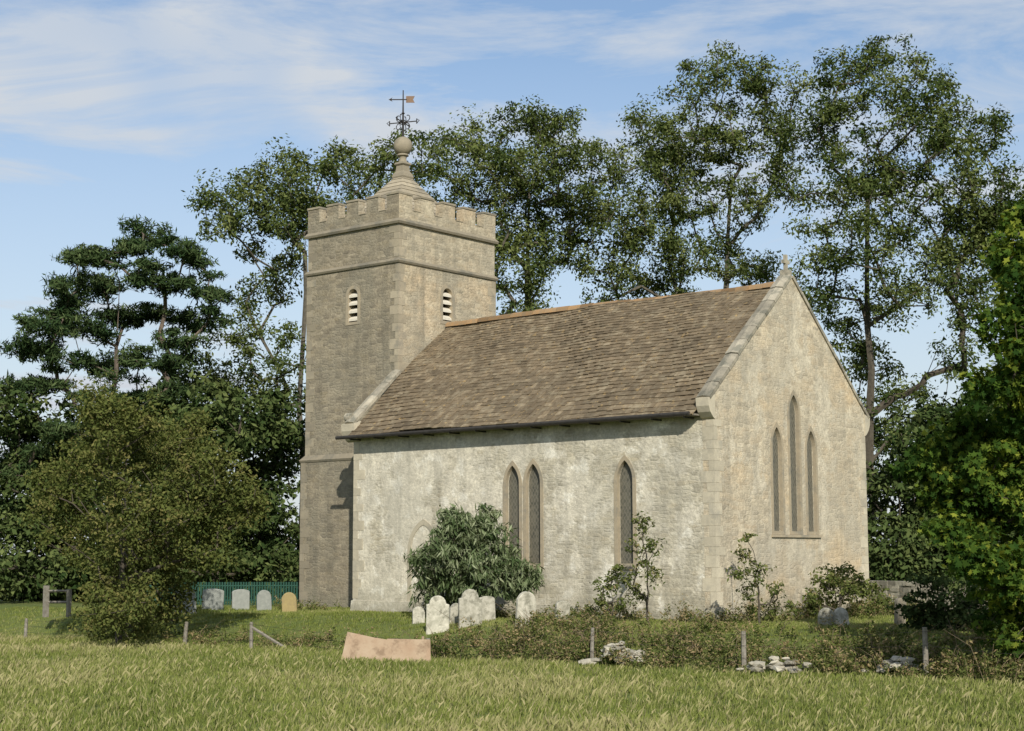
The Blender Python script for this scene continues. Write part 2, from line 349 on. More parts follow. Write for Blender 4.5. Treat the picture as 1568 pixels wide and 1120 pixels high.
def kneeler(x0,x1,y0,s,name):
    pr=[(0.02,4.68),(-.06,4.72),(-.18,4.84),(-.25,4.98),(-.27,5.17),(-.16,5.2),(0.02,5.26)]
    n=len(pr); v=[(x0,y0+s*a,z) for a,z in pr]+[(x1,y0+s*a,z) for a,z in pr]
    f=[tuple(range(n)),tuple(range(2*n-1,n-1,-1))]+[(i,i+n,(i+1)%n+n,(i+1)%n) for i in range(n)]
    return mesh_obj(name,v,f,m_quoin,church,tint=[.6]*len(v))
kneeler(-.32,.03,0,1,"kneeler_stone"); kneeler(-.32,.03,W,-1,"kneeler_stone"); kneeler(-12.1,-11.6,0,1,"kneeler_stone")
b=MB(); b.tube([(-12.12,-.02,5.38),(-11.9,-.02,5.38)],[.13,.13],12,.6); b.obj("kneeler_scroll",m_cop,church)
b=MB(); y=W/2; z=ZA+.0
b.box(-.26,-.04,y-.11,y+.11,z-.12,z+.1,.5); b.box(-.19,-.11,y-.045,y+.045,z+.1,z+.50,.6)
b.box(-.187,-.113,y-.15,y-.045,z+.27,z+.36,.6); b.box(-.187,-.113,y+.045,y+.15,z+.27,z+.36,.6); b.obj("apex_cross",m_cop,church)
def tiles(name,ox,x1,y_e,z_e,y_r,z_r,rows_len,parent,mat):
    b=MB(); E=Vector((0,y_e,z_e)); R_=Vector((0,y_r,z_r)); S=(R_-E); Ls=S.length; S.normalize(); N=Vector((0,-S.z,S.y)); 
    if N.z<0: N=-N
    s=-.04; i=0
    while s<Ls-.05:
        exp=(.185-.075*(s/Ls))*random.uniform(.88,1.12); x=ox; rt=random.uniform(-.09,.09)
        while x<x1-.02:
            wd=random.uniform(.12,.28)*(1.1-.3*s/Ls); xe=min(x+wd,x1)
            if x1-xe<.08: xe=x1
            jt=random.uniform(-.006,.010); js=random.uniform(-.018,.018)
            if random.random()<.02: js-=.04; jt+=.012
            und=.055*math.sin(x*.55+s*.8)+.028*math.sin(x*1.9+s*1.3)
            th=.022
            def P(X,ss,o): q=E+S*ss+N*(o+und); return (X,q.y,q.z)
            a0=s+js; a1=min(s+exp*1.9,Ls+.02)
            g=.003
            b.hexa([P(x+g,a0,.04+jt),P(xe-g,a0,.04+jt+random.uniform(-.005,.005)),P(xe-g,a1,.012),P(x+g,a1,.012),
                    P(x+g,a0,.04+jt+th),P(xe-g,a0,.04+jt+th),P(xe-g,a1,.012+th),P(x+g,a1,.012+th)],min(1,max(0,random.gauss(.5+rt,.22))))
            x=xe
        s+=exp; i+=1
    return b.obj(name,mat,parent)
ZR=ZA-.27
tiles("south_roof_tiles",-11.68,-.33,-.36,ZR-SL*(W/2+.36),W/2,ZR,0,church,m_tile)
tiles("north_roof_tiles",-11.68,-.33,W+.36,ZR-SL*(W/2+.36),W/2,ZR,0,church,m_tile)
b=MB()
x=-11.7
while x<-.4:
    xe=min(x+.42,-.33); t=random.random()
    pr=[(-.11,-.09),(-.08,-.0),(0,.055),(.08,-.0),(.11,-.09)]
    dz=random.uniform(-.008,.008)+.03*math.sin(x*.6)+.02
    vs=[(x,W/2+a,ZR+.05+c_+dz) for a,c_ in pr]+[(xe-.008,W/2+a,ZR+.05+c_+dz) for a,c_ in pr]
    b.add(vs,[(k,k+5,k+6,k+1) for k in range(4)]+[(0,1,2,3,4),(9,8,7,6,5)],t); x=xe
b.obj("ridge_tiles",m_ridge,church)
ze=ZR-SL*(W/2+.36)
b=MB(); b.box(-11.55,-.33,-.33,0.01,ze-.05,ze-.01); b.obj("eaves_soffit",m_wood,church)
b=MB(); b.tube([(-12.12,-.43,ze-.03),(-.40,-.43,ze-.01)],.05,8); 
for i in range(13): x=-11.6+i*.92; b.box(x-.012,x+.012,-.42,0,ze-.11,ze-.07)
b.obj("gutter",m_gut,church)
b=MB(); b.hexa([(-L-.14,-.12,-.7),(.11,-.12,-.7),(.11,.2,-.7),(-L-.14,.2,-.7),(-L-.08,-.05,.30),(.05,-.05,.30),(.05,.2,.36),(-L-.08,.2,.36)],.5)
b.obj("nave_plinth",m_nave,church)
b=MB(); b.hexa([(-.2,.2,-.5),(.11,.2,-.5),(.11,W+.1,-.5),(-.2,W+.1,-.5),(-.2,.2,.36),(.05,.2,.30),(.05,W+.05,.30),(-.2,W+.05,.36)],.5)
b.obj("gable_plinth",m_gable,church)
def quoins(name,cx,cy,dx,dy,z0,z1,mat,big=.46,small=.24,h=.3,pr=.006):
    b=MB(); z=z0; i=0
    while z<z1-.1:
        hh=h*random.uniform(.75,1.25); ze_=min(z+hh,z1); 
        if z1-ze_<.12: ze_=z1
        lx,ly=(big,small) if i%2 else (small,big); lx*=random.uniform(.65,1.2); ly*=random.uniform(.65,1.2)
        q=pr+random.uniform(0,.004)
        xa,xb=sorted((cx-dx*q,cx+dx*lx)); ya,yb=sorted((cy-dy*q,cy+dy*ly))
        b.box(xa,xb,ya,yb,z+.003,ze_-.002,random.random()); z=ze_; i+=1
    return b.obj(name,mat,church)
quoins("nave_quoins",0,0,-1,1,.36,4.68,m_quoin,.36,.18,.26); quoins("nave_quoins",0,W,-1,-1,.36,4.68,m_quoin,.36,.18,.26)
quoins("nave_quoins",-L-.06,0,1,1,.36,4.68,m_quoin,.36,.18,.26)
def tower_stage(z0,z1,g,name):
    x0,x1,y0,y1=TX0-g,TX1+g,TY0-g,TY1+g
    me=[(x0,y0,z0),(x1,y0,z0),(x1,y1,z0),(x0,y1,z0),(x0,y0,z1),(x1,y0,z1),(x1,y1,z1),(x0,y1,z1)]
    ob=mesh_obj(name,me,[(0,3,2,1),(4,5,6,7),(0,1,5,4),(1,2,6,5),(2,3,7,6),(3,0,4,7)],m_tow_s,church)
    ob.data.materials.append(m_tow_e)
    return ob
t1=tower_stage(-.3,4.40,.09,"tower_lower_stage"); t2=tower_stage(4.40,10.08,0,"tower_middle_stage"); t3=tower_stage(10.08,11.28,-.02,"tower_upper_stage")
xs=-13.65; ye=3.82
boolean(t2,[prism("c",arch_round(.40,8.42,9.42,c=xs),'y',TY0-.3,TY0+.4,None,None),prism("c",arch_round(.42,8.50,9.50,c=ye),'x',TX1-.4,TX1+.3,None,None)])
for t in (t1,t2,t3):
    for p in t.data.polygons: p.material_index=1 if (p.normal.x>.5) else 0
ring("belfry_surround",arch_round(.396,8.422,9.418,c=xs),arch_round(.60,8.34,9.52,c=xs),'y',TY0-.014,TY0+.02,m_dress,church,backin=TY0+.12)
ring("belfry_surround",arch_round(.416,8.502,9.498,c=ye),arch_round(.64,8.40,9.61,c=ye),'x',TX1+.014,TX1-.02,m_dress,church,backin=TX1-.12)
b=MB()
for i in range(4):
    z=8.46+i*.235
    b.hexa([(xs-.2,TY0+.02,z),(xs+.2,TY0+.02,z),(xs+.2,TY0+.16,z+.1),(xs-.2,TY0+.16,z+.1),(xs-.2,TY0+.02,z+.07),(xs+.2,TY0+.02,z+.07),(xs+.2,TY0+.16,z+.17),(xs-.2,TY0+.16,z+.17)])
    z+=.08
    b.hexa([(TX1-.16,ye-.21,z+.1),(TX1-.02,ye-.21,z),(TX1-.02,ye+.21,z),(TX1-.16,ye+.21,z+.1),(TX1-.16,ye-.21,z+.17),(TX1-.02,ye-.21,z+.07),(TX1-.02,ye+.21,z+.07),(TX1-.16,ye+.21,z+.17)])
b.obj("belfry_louvres",m_slat,church)
b=MB(); b.box(xs-.19,xs+.19,TY0+.3,TY0+.38,8.43,9.41); b.box(TX1-.38,TX1-.3,ye-.2,ye+.2,8.51,9.49); b.obj("belfry_interior",m_dark,church)
quoins("tower_quoins",TX1,TY0,-1,1,6.4,10.0,m_tqu,.34,.18,.25); quoins("tower_quoins",TX1-.02,TY0+.02,-1,1,10.2,11.18,m_tqu,.34,.18,.25)
quoins("tower_quoins",TX1-.0,TY0,-1,1,4.5,6.4,m_qdark,.34,.18,.25)
quoins("tower_quoins",TX0,TY0,1,1,4.52,10.0,m_qdark,.34,.18,.25); quoins("tower_quoins",TX0+.02,TY0+.02,1,1,10.2,11.18,m_qdark,.34,.18,.25)
quoins("tower_quoins",TX1,TY1,-1,-1,4.6,10.0,m_tqu,.34,.18,.25); quoins("tower_quoins",TX0-.09,TY0-.09,1,1,0,4.32,m_qdark,.34,.18,.25)
def string(z,g,h,name,slope=.05):
    b=MB(); x0,x1,y0,y1=TX0-g,TX1+g,TY0-g,TY1+g; e=g-.01
    b.hexa([(x0+.03,y0+.03,z-h),(x1-.03,y0+.03,z-h),(x1-.03,y1-.03,z-h),(x0+.03,y1-.03,z-h),(x0,y0,z-h*.5),(x1,y0,z-h*.5),(x1,y1,z-h*.5),(x0,y1,z-h*.5)],.4)
    b.hexa([(x0,y0,z-h*.5),(x1,y0,z-h*.5),(x1,y1,z-h*.5),(x0,y1,z-h*.5),(x0+e,y0+e,z+slope),(x1-e,y0+e,z+slope),(x1-e,y1-e,z+slope),(x0+e,y1-e,z+slope)],.4)
    return b.obj(name,m_qdark,church)
string(10.12,.075,.11,"tower_string_course",.03); string(11.30,.085,.13,"tower_string_course",.03); string(4.44,.14,.12,"tower_string_course",.09)
b=MB(); th=.28; g=.0; zb=11.32; zm=11.62; zt=12.06
x0,x1,y0,y1=TX0-g,TX1+g,TY0-g,TY1+g
b2=MB()
b.box(x0,x1,y0,y0+th,zb,zm); b.box(x0,x1,y1-th,y1,zb,zm); 
b2.box(x1-th,x1,y0+th,y1-th,zb,zm); b2.box(x0,x0+th,y0+th,y1-th,zb,zm)
cp=MB()
def merl(a0,a1,n,fn):
    tot=a1-a0; mw=tot/(n+(n-1)*.68); gp=mw*.68
    for i in range(n):
        s=a0+i*(mw+gp); fn(s,s+mw,i,n)
        if i<n-1: fn(s+mw,s+mw+gp,-1,n)
def fS(yy0,yy1):
    def f(a,c_,i,n):
        if i<0: cp.box(a+.03,c_-.03,yy0-.015,yy1+.02,zm,zm+.02,random.random()); return
        b.box(a,c_,yy0,yy1,zm,zt,.5); cp.box(a-.015,c_+.015,yy0-.025,yy1+.03,zt,zt+.06,random.random())
    return f
def fE(xx0,xx1):
    def f(a,c_,i,n):
        if i<0: cp.box(xx0-.02,xx1+.015,a+.03,c_-.03,zm,zm+.02,random.random()); return
        if i in (0,n-1): 
            aa,cc=(a+th,c_) if i==0 else (a,c_-th)
            b2.box(xx0,xx1,aa,cc,zm,zt,.5)
            if i==0: cp.box(xx0-.03,xx1+.025,aa+.032,cc+.015,zt,zt+.059,random.random())
            else: cp.box(xx0-.03,xx1+.025,aa-.015,cc-.032,zt,zt+.059,random.random())
            return
        b2.box(xx0,xx1,a,c_,zm,zt,.5); cp.box(xx0-.03,xx1+.025,a-.015,c_+.015,zt,zt+.06,random.random())
    return f
merl(x0,x1,5,fS(y0,y0+th)); merl(x0,x1,5,fS(y1-th,y1)); merl(y0,y1,5,fE(x1-th,x1)); merl(y0,y1,5,fE(x0,x0+th))
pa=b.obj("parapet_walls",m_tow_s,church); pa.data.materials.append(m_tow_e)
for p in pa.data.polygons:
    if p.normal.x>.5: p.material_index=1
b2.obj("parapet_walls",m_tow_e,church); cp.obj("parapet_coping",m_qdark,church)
tcx,tcy=(TX0+TX1)/2,(TY0+TY1)/2; b=MB(); zb0,za0=11.4,13.25; n=13
for i in range(n):
    s0=i/n; s1=(i+1.4)/n; hx0=(SX/2-.5)*(1-s0)+.12*s0; hy0=(SY/2-.5)*(1-s0)+.12*s0
    s1=min(s1,1.02); hx1=(SX/2-.5)*(1-s1)+.12*s1; hy1=(SY/2-.5)*(1-s1)+.12*s1
    z0=zb0+(za0-zb0)*s0; z1=zb0+(za0-zb0)*s1; e=.03
    b.hexa([(tcx-hx0-e,tcy-hy0-e,z0),(tcx+hx0+e,tcy-hy0-e,z0),(tcx+hx0+e,tcy+hy0+e,z0),(tcx-hx0-e,tcy+hy0+e,z0),
            (tcx-hx1,tcy-hy1,z1),(tcx+hx1,tcy-hy1,z1),(tcx+hx1,tcy+hy1,z1),(tcx-hx1,tcy+hy1,z1)],random.random())
b.obj("tower_cap_roof",m_tqu,church)
b=MB(); b.box(TX0+.28,TX1-.28,TY0+.28,TY1-.28,11.34,11.42); b.obj("tower_gutter_floor",m_gut,church)
fx,fy=tcx,tcy
b=MB(); q=math.pi/4
b.lathe(fx,fy,[(.30,13.12),(.34,13.2),(.30,13.3),(.22,13.38),(.2,13.55),(.27,13.6),(.25,13.66)],4,.5,rot=q)
b.lathe(fx,fy,[(.14,13.66),(.11,13.78),(.12,13.84),(.19,13.88),(.17,13.93)],14,.5)
b.obj("finial_base",m_qdark,church)
b=MB(); b.lathe(fx,fy,[(.30*math.sin(a),14.19-.30*math.cos(a)) for a in np.linspace(.35,math.pi-.1,14)],20,.5); b.obj("finial_ball",m_qdark,church,True)
b=MB(); b.tube([(fx,fy,14.4),(fx,fy,15.98)],[.04,.016],8)
b.lathe(fx,fy,[(.02,15.2),(.06,15.24),(.02,15.28)],8)
d1=Vector((RT[0],RT[1],0)); 
for a in (0,90,180,270):
    dd=Vector((math.cos(math.radians(a+20)),math.sin(math.radians(a+20)),0)); c0=Vector((fx,fy,14.95))
    b.tube([c0,c0+dd*.46],.018,6)
    e_=c0+dd*.46; b.tube([e_+Vector((0,0,-.08)),e_+Vector((0,0,.08))],.018,5); b.tube([e_+Vector((0,0,.07)),e_+dd*.09+Vector((0,0,.02)),e_+Vector((0,0,-.07))],.014,5)
    for sgn,zz in ((1,14.95),(-1,14.95)):
        pts=[]
        for k in range(15):
            th_=k/14*math.pi*1.6; rr=.15*(1-k/20)
            pts.append(Vector((fx,fy,zz+sgn*.16))+dd*(.14+rr*math.cos(th_+math.pi))+Vector((0,0,sgn*rr*math.sin(th_+math.pi)*1.1)))
        b.tube(pts,.015,5)
c0=Vector((fx,fy,15.68)); b.tube([c0-d1*.42,c0+d1*.12],.018,6)
tip=c0-d1*.46; b.add([tip,tip+d1*.13+Vector((0,0,.07)),tip+d1*.09,tip+d1*.13-Vector((0,0,.07))],[(0,1,2,3)])
b.obj("weathervane_ironwork",m_iron,church)
b=MB(); dn=Vector((-d1.y,d1.x,0))*.008
P4=[c0+d1*.09+Vector((0,0,-.1)),c0+d1*.36+Vector((0,0,-.1)),c0+d1*.31,c0+d1*.36+Vector((0,0,.11)),c0+d1*.09+Vector((0,0,.11))]
b.add([p-dn for p in P4]+[p+dn for p in P4],[(0,1,2,3,4),(9,8,7,6,5)]+[(k,k+5,(k+1)%5+5,(k+1)%5) for k in range(5)]); b.obj("weathervane_banner",m_copper,church)
# ------------------------------------------------------------------ vegetation generators
def unit(n,rng):
    v=rng.normal(size=(n,3)); return v/np.linalg.norm(v,axis=1,keepdims=True)
RHOMB=np.array([(-1,0),(-.1,-1),(1,0),(-.1,1)],float)
MAPLE=np.array([(-1,0),(-.35,-.35),(-.25,-.95),(.15,-.45),(.65,-.75),(.5,-.2),(1.1,0),(.5,.2),(.65,.75),(.15,.45),(-.25,.95),(-.35,.35)],float)
def leaf_cloud(name,cl,per,size,asp,mat,parent,rng,droop=.3,flat=.7,tmpl=RHOMB,tbase=.45,tvar=.18,up=.5,rexp=.45):
    cl=np.asarray(cl); n=len(cl); cnt=np.maximum(3,(per*(cl[:,3]/np.mean(cl[:,3]))**1.5).astype(int)); idx=np.repeat(np.arange(n),cnt); N=len(idx)
    d=unit(N,rng); r=rng.random(N)**rexp
    sq=1+.35*rng.normal(size=(n,3)); sq=np.clip(sq,.5,1.7)
    off=d*r[:,None]*cl[idx,3:4]*sq[idx]; off[:,2]*=flat
    c=cl[idx,:3]+off
    nrm=d*.6+unit(N,rng)*.9; nrm[:,2]+=up; nrm/=np.linalg.norm(nrm,axis=1,keepdims=True)
    ax=unit(N,rng)+d*.5; ax[:,2]-=droop; ax-=nrm*np.sum(ax*nrm,1)[:,None]; ax/=np.linalg.norm(ax,axis=1,keepdims=True)
    bx=np.cross(nrm,ax); s=size*rng.uniform(.6,1.3,N)
    V=c[:,None,:]+(tmpl[None,:,0:1]*ax[:,None,:]*s[:,None,None]+tmpl[None,:,1:2]*bx[:,None,:]*(s*asp)[:,None,None])
    ct=rng.normal(0,tvar*.8,n)
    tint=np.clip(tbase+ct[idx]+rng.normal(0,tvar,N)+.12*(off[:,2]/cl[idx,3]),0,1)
    return np_mesh(name,V,len(tmpl),mat,tint,parent)
def skeleton(trunk,targets,rng,seg=.8,r0=.02,pw=2.3,wig=.12,updown=1.2):
    cap=len(trunk)+len(targets)*14; P=np.zeros((cap,3)); P[:len(trunk)]=trunk; m=len(trunk)
    par=[-1]+list(range(len(trunk)-1))
    base=P[0].copy(); top=P[m-1].copy(); mid=(base+top)/2
    order=np.argsort([np.linalg.norm(t-mid)+rng.random()*.5 for t in targets]); tips=[]
    lowz=base[2]+.18*(top[2]-base[2])
    for o in order:
        t=targets[o]; A=P[:m]; ds=np.linalg.norm(t-A,axis=1)
        cost=ds+updown*np.maximum(0,A[:,2]-t[2]+.25*ds)+3.*(A[:,2]<lowz)
        k=int(np.argmin(cost)); n=max(1,min(12,int(ds[k]/seg))); p0=A[k].copy(); prev=k
        wv=rng.normal(size=3)*wig*ds[k]*.5
        for i in range(1,n+1):
            s=i/n; q=p0+(t-p0)*s+wv*math.sin(math.pi*s)+rng.normal(size=3)*wig*.35*seg*(i<n)
            q[2]+= .10*ds[k]*math.sin(math.pi*s)
            P[m]=q; par.append(prev); prev=m; m+=1
        tips.append(prev)
    pos=P[:m]; rr=np.zeros(m)
    for t in tips: rr[t]+=r0**pw
    for i in range(m-1,0,-1): 
        rr[i]=max(rr[i],(r0*.6)**pw); rr[par[i]]+=rr[i]
    return pos,np.array(par),rr**(1/pw)
def branches(name,pos,par,rad,mat,parent,sides=6,rmax=.6):
    idx=np.arange(1,len(pos)); a=pos[par[idx]]; b_=pos[idx]; rb=np.minimum(rad[idx],rmax); ra=np.minimum(np.minimum(rad[par[idx]],rb*1.35),rmax)
    d=b_-a; d/=np.maximum(np.linalg.norm(d,axis=1,keepdims=True),1e-6)
    ref=np.where(np.abs(d[:,2:3])>.9,np.array([[1.,0,0]]),np.array([[0,0,1.]]))
    u=np.cross(d,ref); u/=np.linalg.norm(u,axis=1,keepdims=True); v=np.cross(d,u)
    an=np.linspace(0,2*math.pi,sides+1)
    Q=[]
    for j in range(sides):
        c0=u*math.cos(an[j])+v*math.sin(an[j]); c1=u*math.cos(an[j+1])+v*math.sin(an[j+1])
        Q.append(np.stack([a+c0*ra[:,None],a+c1*ra[:,None],b_+c1*rb[:,None]+d*rb[:,None]*.3,b_+c0*rb[:,None]+d*rb[:,None]*.3],1))
    V=np.concatenate(Q,0); return np_mesh(name,V,4,mat,np.full(len(V),.5),parent)
def tree(name,base,lobes,D,leafmat,barkmat,seed,per=110,size=.10,asp=.35,clr=(.45,.85),dens=1.,r0=.012,trunk_top=None,depth=1.,droop=.4,flat=.7,tmpl=RHOMB,tbase=.45,tvar=.16,up=.5,lflat=.85,updown=1.2,wig=.12,rs=1.15,bridge=.5,tw=.06,seg=.8,rexp=.45):
    rng=np.random.default_rng(seed)
    B=sight(base,900,D); B[2]=float(gz(B[0],B[1]))-.1
    e=empty(name,tuple(B)); cl=[]; ctr=[]
    for lb in lobes:
        a,b_,r=lb[:3]; dd=lb[3] if len(lb)>3 else rng.uniform(-1,1)*depth*2.2
        c=sight(a,b_,D+dd); rm=rs*r/F*D; ctr.append((c,rm))
        n=max(3,int(dens*(rm*rm*rm*1.5+3*rm)))
        for i in range(n):
            u=unit(1,rng)[0]*rng.random()**(1/3.)*rm; u[2]*=lflat
            u[:2]+=FW*rng.normal()*rm*.35*depth
            cl.append([*(c+u),rng.uniform(*clr)])
    nb=int(len(cl)*bridge)
    for i in range(nb*3):
        if nb<=0: break
        a=rng.integers(len(ctr)); b_=rng.integers(len(ctr)); (ca,ra),(cb,rb)=ctr[a],ctr[b_]
        if a==b_ or np.linalg.norm((ca-cb)*[1,1,1])>1.9*(ra+rb): continue
        q=ca+(cb-ca)*rng.uniform(.3,.7)+unit(1,rng)[0]*min(ra,rb)*.6*rng.random(); cl.append([*q,rng.uniform(*clr)]); nb-=1
    cl=np.array(cl); cl[:,2]=np.maximum(cl[:,2],gz(cl[:,0],cl[:,1])+cl[:,3]*.4)
    zt=np.max(cl[:,2]); tt=B+np.array([0,0,1])*(zt*.62) if trunk_top is None else sight(*trunk_top)
    nT=10; tr=[B+(tt-B)*i/nT+rng.normal(size=3)*tw*(0<i) for i in range(nT+1)]
    pos,par,rad=skeleton(tr,list(cl[:,:3]),rng,r0=r0,updown=updown,wig=wig,seg=seg)
    branches("trunk_and_limbs",pos,par,rad,barkmat,e,5)
    leaf_cloud("foliage",cl,per,size,asp,leafmat,e,rng,droop,flat,tmpl,tbase,tvar,up,rexp)
    return e
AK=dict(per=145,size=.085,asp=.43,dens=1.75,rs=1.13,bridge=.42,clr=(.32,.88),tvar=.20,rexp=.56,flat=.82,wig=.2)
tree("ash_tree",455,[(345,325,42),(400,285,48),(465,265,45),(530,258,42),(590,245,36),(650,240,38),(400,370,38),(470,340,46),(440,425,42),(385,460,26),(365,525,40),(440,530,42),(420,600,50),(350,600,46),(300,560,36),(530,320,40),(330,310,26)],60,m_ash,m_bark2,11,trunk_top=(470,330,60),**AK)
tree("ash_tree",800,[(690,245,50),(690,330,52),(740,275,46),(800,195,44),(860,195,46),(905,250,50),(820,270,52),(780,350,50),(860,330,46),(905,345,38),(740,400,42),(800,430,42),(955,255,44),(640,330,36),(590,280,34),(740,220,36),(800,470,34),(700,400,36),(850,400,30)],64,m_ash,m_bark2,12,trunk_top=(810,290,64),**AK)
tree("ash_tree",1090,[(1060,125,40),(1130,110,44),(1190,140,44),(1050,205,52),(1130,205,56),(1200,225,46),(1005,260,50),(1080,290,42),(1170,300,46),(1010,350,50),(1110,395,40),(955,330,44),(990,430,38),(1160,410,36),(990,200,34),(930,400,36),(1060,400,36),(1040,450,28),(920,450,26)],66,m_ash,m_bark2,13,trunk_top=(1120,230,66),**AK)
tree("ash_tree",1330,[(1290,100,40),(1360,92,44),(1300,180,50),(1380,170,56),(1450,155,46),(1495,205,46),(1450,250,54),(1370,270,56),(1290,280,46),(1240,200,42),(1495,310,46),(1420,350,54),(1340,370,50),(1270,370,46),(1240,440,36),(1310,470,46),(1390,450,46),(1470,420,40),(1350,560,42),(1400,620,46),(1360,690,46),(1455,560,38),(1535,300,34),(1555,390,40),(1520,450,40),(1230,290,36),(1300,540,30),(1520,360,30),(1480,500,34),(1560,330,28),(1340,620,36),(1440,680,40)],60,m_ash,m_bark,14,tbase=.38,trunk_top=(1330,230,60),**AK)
WK=dict(per=100,size=.12,asp=.5,dens=2.4,clr=(.45,.95),bridge=.5,rs=1.25,tvar=.2,rexp=.5)
tree("background_woodland",330,[(260,620,50),(330,650,60),(410,680,60),(280,720,60),(360,760,60),(430,790,50),(300,830,55),(400,860,45),(240,880,45),(350,880,45),(440,880,40),(200,640,50),(210,760,60),(120,700,55),(60,760,60),(20,840,60),(110,850,60),(30,900,45),(110,920,40),(180,900,50),(440,640,40),(10,700,50),(20,620,36)],57,m_ashd,m_bark,15,**WK)
tree("background_woodland",1440,[(1360,770,50),(1420,720,60),(1480,770,60),(1370,840,50),(1440,840,60),(1520,850,60),(1390,900,45),(1460,910,50),(1540,920,60),(1560,760,60),(1580,640,60),(1520,620,50),(1350,880,40),(1440,650,40)],52,m_ashd,m_bark,16,**WK)
pl=[(235,362,30),(190,372,30),(150,395,28),(115,398,24),(285,385,26),(310,395,22),(105,440,28),(85,470,26),(150,435,30),(215,415,32),(270,430,32),(320,450,26),(330,480,22),(290,490,28),(190,485,30),(140,510,28),(65,500,28),(40,535,26),(100,555,28),(170,560,30),(230,550,30),(280,530,26),(60,590,30),(20,590,24),(130,615,30),(200,610,30),(30,650,34),(15,720,36),(60,700,34),(90,660,30),(250,600,30),(15,780,30),(70,770,30),(245,475,26),(120,490,22)]
tree("pine_tree",160,pl,56,m_pine,m_pbark,17,per=165,size=.125,asp=.2,clr=(.25,.58),dens=3.3,flat=.55,lflat=.52,droop=-.5,up=.3,trunk_top=(185,430,56),depth=.8,tvar=.2,r0=.012,rs=1.16,bridge=.18,rexp=.6,wig=.2)
tree("hawthorn_tree",185,[(170,640,40),(230,640,42),(130,680,45),(200,700,60),(280,690,48),(330,720,42),(110,750,50),(190,780,60),(270,780,60),(350,780,45),(100,820,40),(170,860,55),(250,860,50),(320,840,40),(200,920,40),(150,920,35),(260,910,30),(90,730,35),(210,960,26),(385,760,22),(150,610,20),(300,650,24),(70,790,24),(240,950,26),(160,955,24)],39,m_haw,m_bark,18,per=100,size=.05,asp=.5,dens=6.5,clr=(.18,.5),r0=.006,droop=.1,rs=1.12,tw=.03,seg=.5,bridge=.3,rexp=.6,flat=.9)
tree("maple_tree",1620,[(1550,400,40),(1590,340,40),(1600,450,60),(1550,520,44),(1590,600,60),(1520,600,30),(1490,660,32),(1540,690,46),(1440,690,26),(1405,715,22),(1445,760,32),(1505,800,46),(1570,790,60),(1455,820,24),(1530,880,46),(1580,900,60),(1560,960,50),(1630,700,80),(1650,500,80),(1600,980,40),(1650,850,80),(1495,860,26),(1495,740,36)],27.5,m_maple,m_bark,19,per=60,size=.07,asp=.9,dens=10.,clr=(.2,.38),tmpl=MAPLE,r0=.006,droop=.6,tvar=.24,tw=.03,seg=.5,rs=1.1,bridge=.4,tbase=.38,depth=.7)
def shrub(name,base,lobes,D,mat,seed,per,size,asp,clr,dens,tt,r0=.004,**k):
    k.setdefault('bridge',.3); k.setdefault('rs',1.1)
    return tree(name,base,lobes,D,mat,m_bark,seed,per=per,size=size,asp=asp,clr=clr,dens=dens,r0=r0,trunk_top=(base,tt,D),depth=.5,tw=.012,seg=.15,**k)
shrub("buddleia_shrub",715,[(720,810,28),(690,825,30),(750,830,28),(665,855,30),(715,850,40),(770,860,28),(795,880,24),(680,885,34),(740,885,36),(650,895,24),(785,905,22),(710,915,30),(690,790,18),(740,792,18),(810,895,14),(640,860,14)],40.4,m_eld,20,42,.105,.21,(.14,.34),12,900,droop=1.4,tvar=.25,updown=.3,rexp=.6,tbase=.48)
for bs,lb,D_,sd in [(990,[(985,805,18),(970,838,15),(1002,835,15),(985,862,11),(960,890,12),(1000,885,10),(975,915,12)],37.2,21),(935,[(925,895,13),(940,875,12),(920,925,13),(950,925,14),(905,940,12)],37,22),(1160,[(1135,850,12),(1165,875,14),(1190,905,14),(1150,905,15),(1130,880,11),(1145,825,8),(1175,935,14),(1210,930,10)],36.6,24)]:
    shrub("elder_sapling",bs,lb,D_,m_scrub,sd,13,.05,.42,(.08,.18),16,870,updown=.8,wig=.2,tbase=.35)
shrub("bramble_bush",1285,[(1260,885,18),(1290,878,16),(1305,905,22),(1270,915,20),(1335,915,24),(1245,920,14),(1230,940,14),(1325,890,14)],38.6,m_scrub,23,26,.05,.5,(.12,.26),12,905,updown=.5,tbase=.4)
shrub("dark_hedge",1490,[(1395,935,22),(1420,950,28),(1450,950,34),(1500,960,36),(1545,950,40),(1430,900,24),(1480,910,34),(1540,900,40),(1440,985,24),(1500,1000,26),(1550,1000,28)],34,m_ashd,25,46,.05,.6,(.14,.30),10,930,updown=.5)
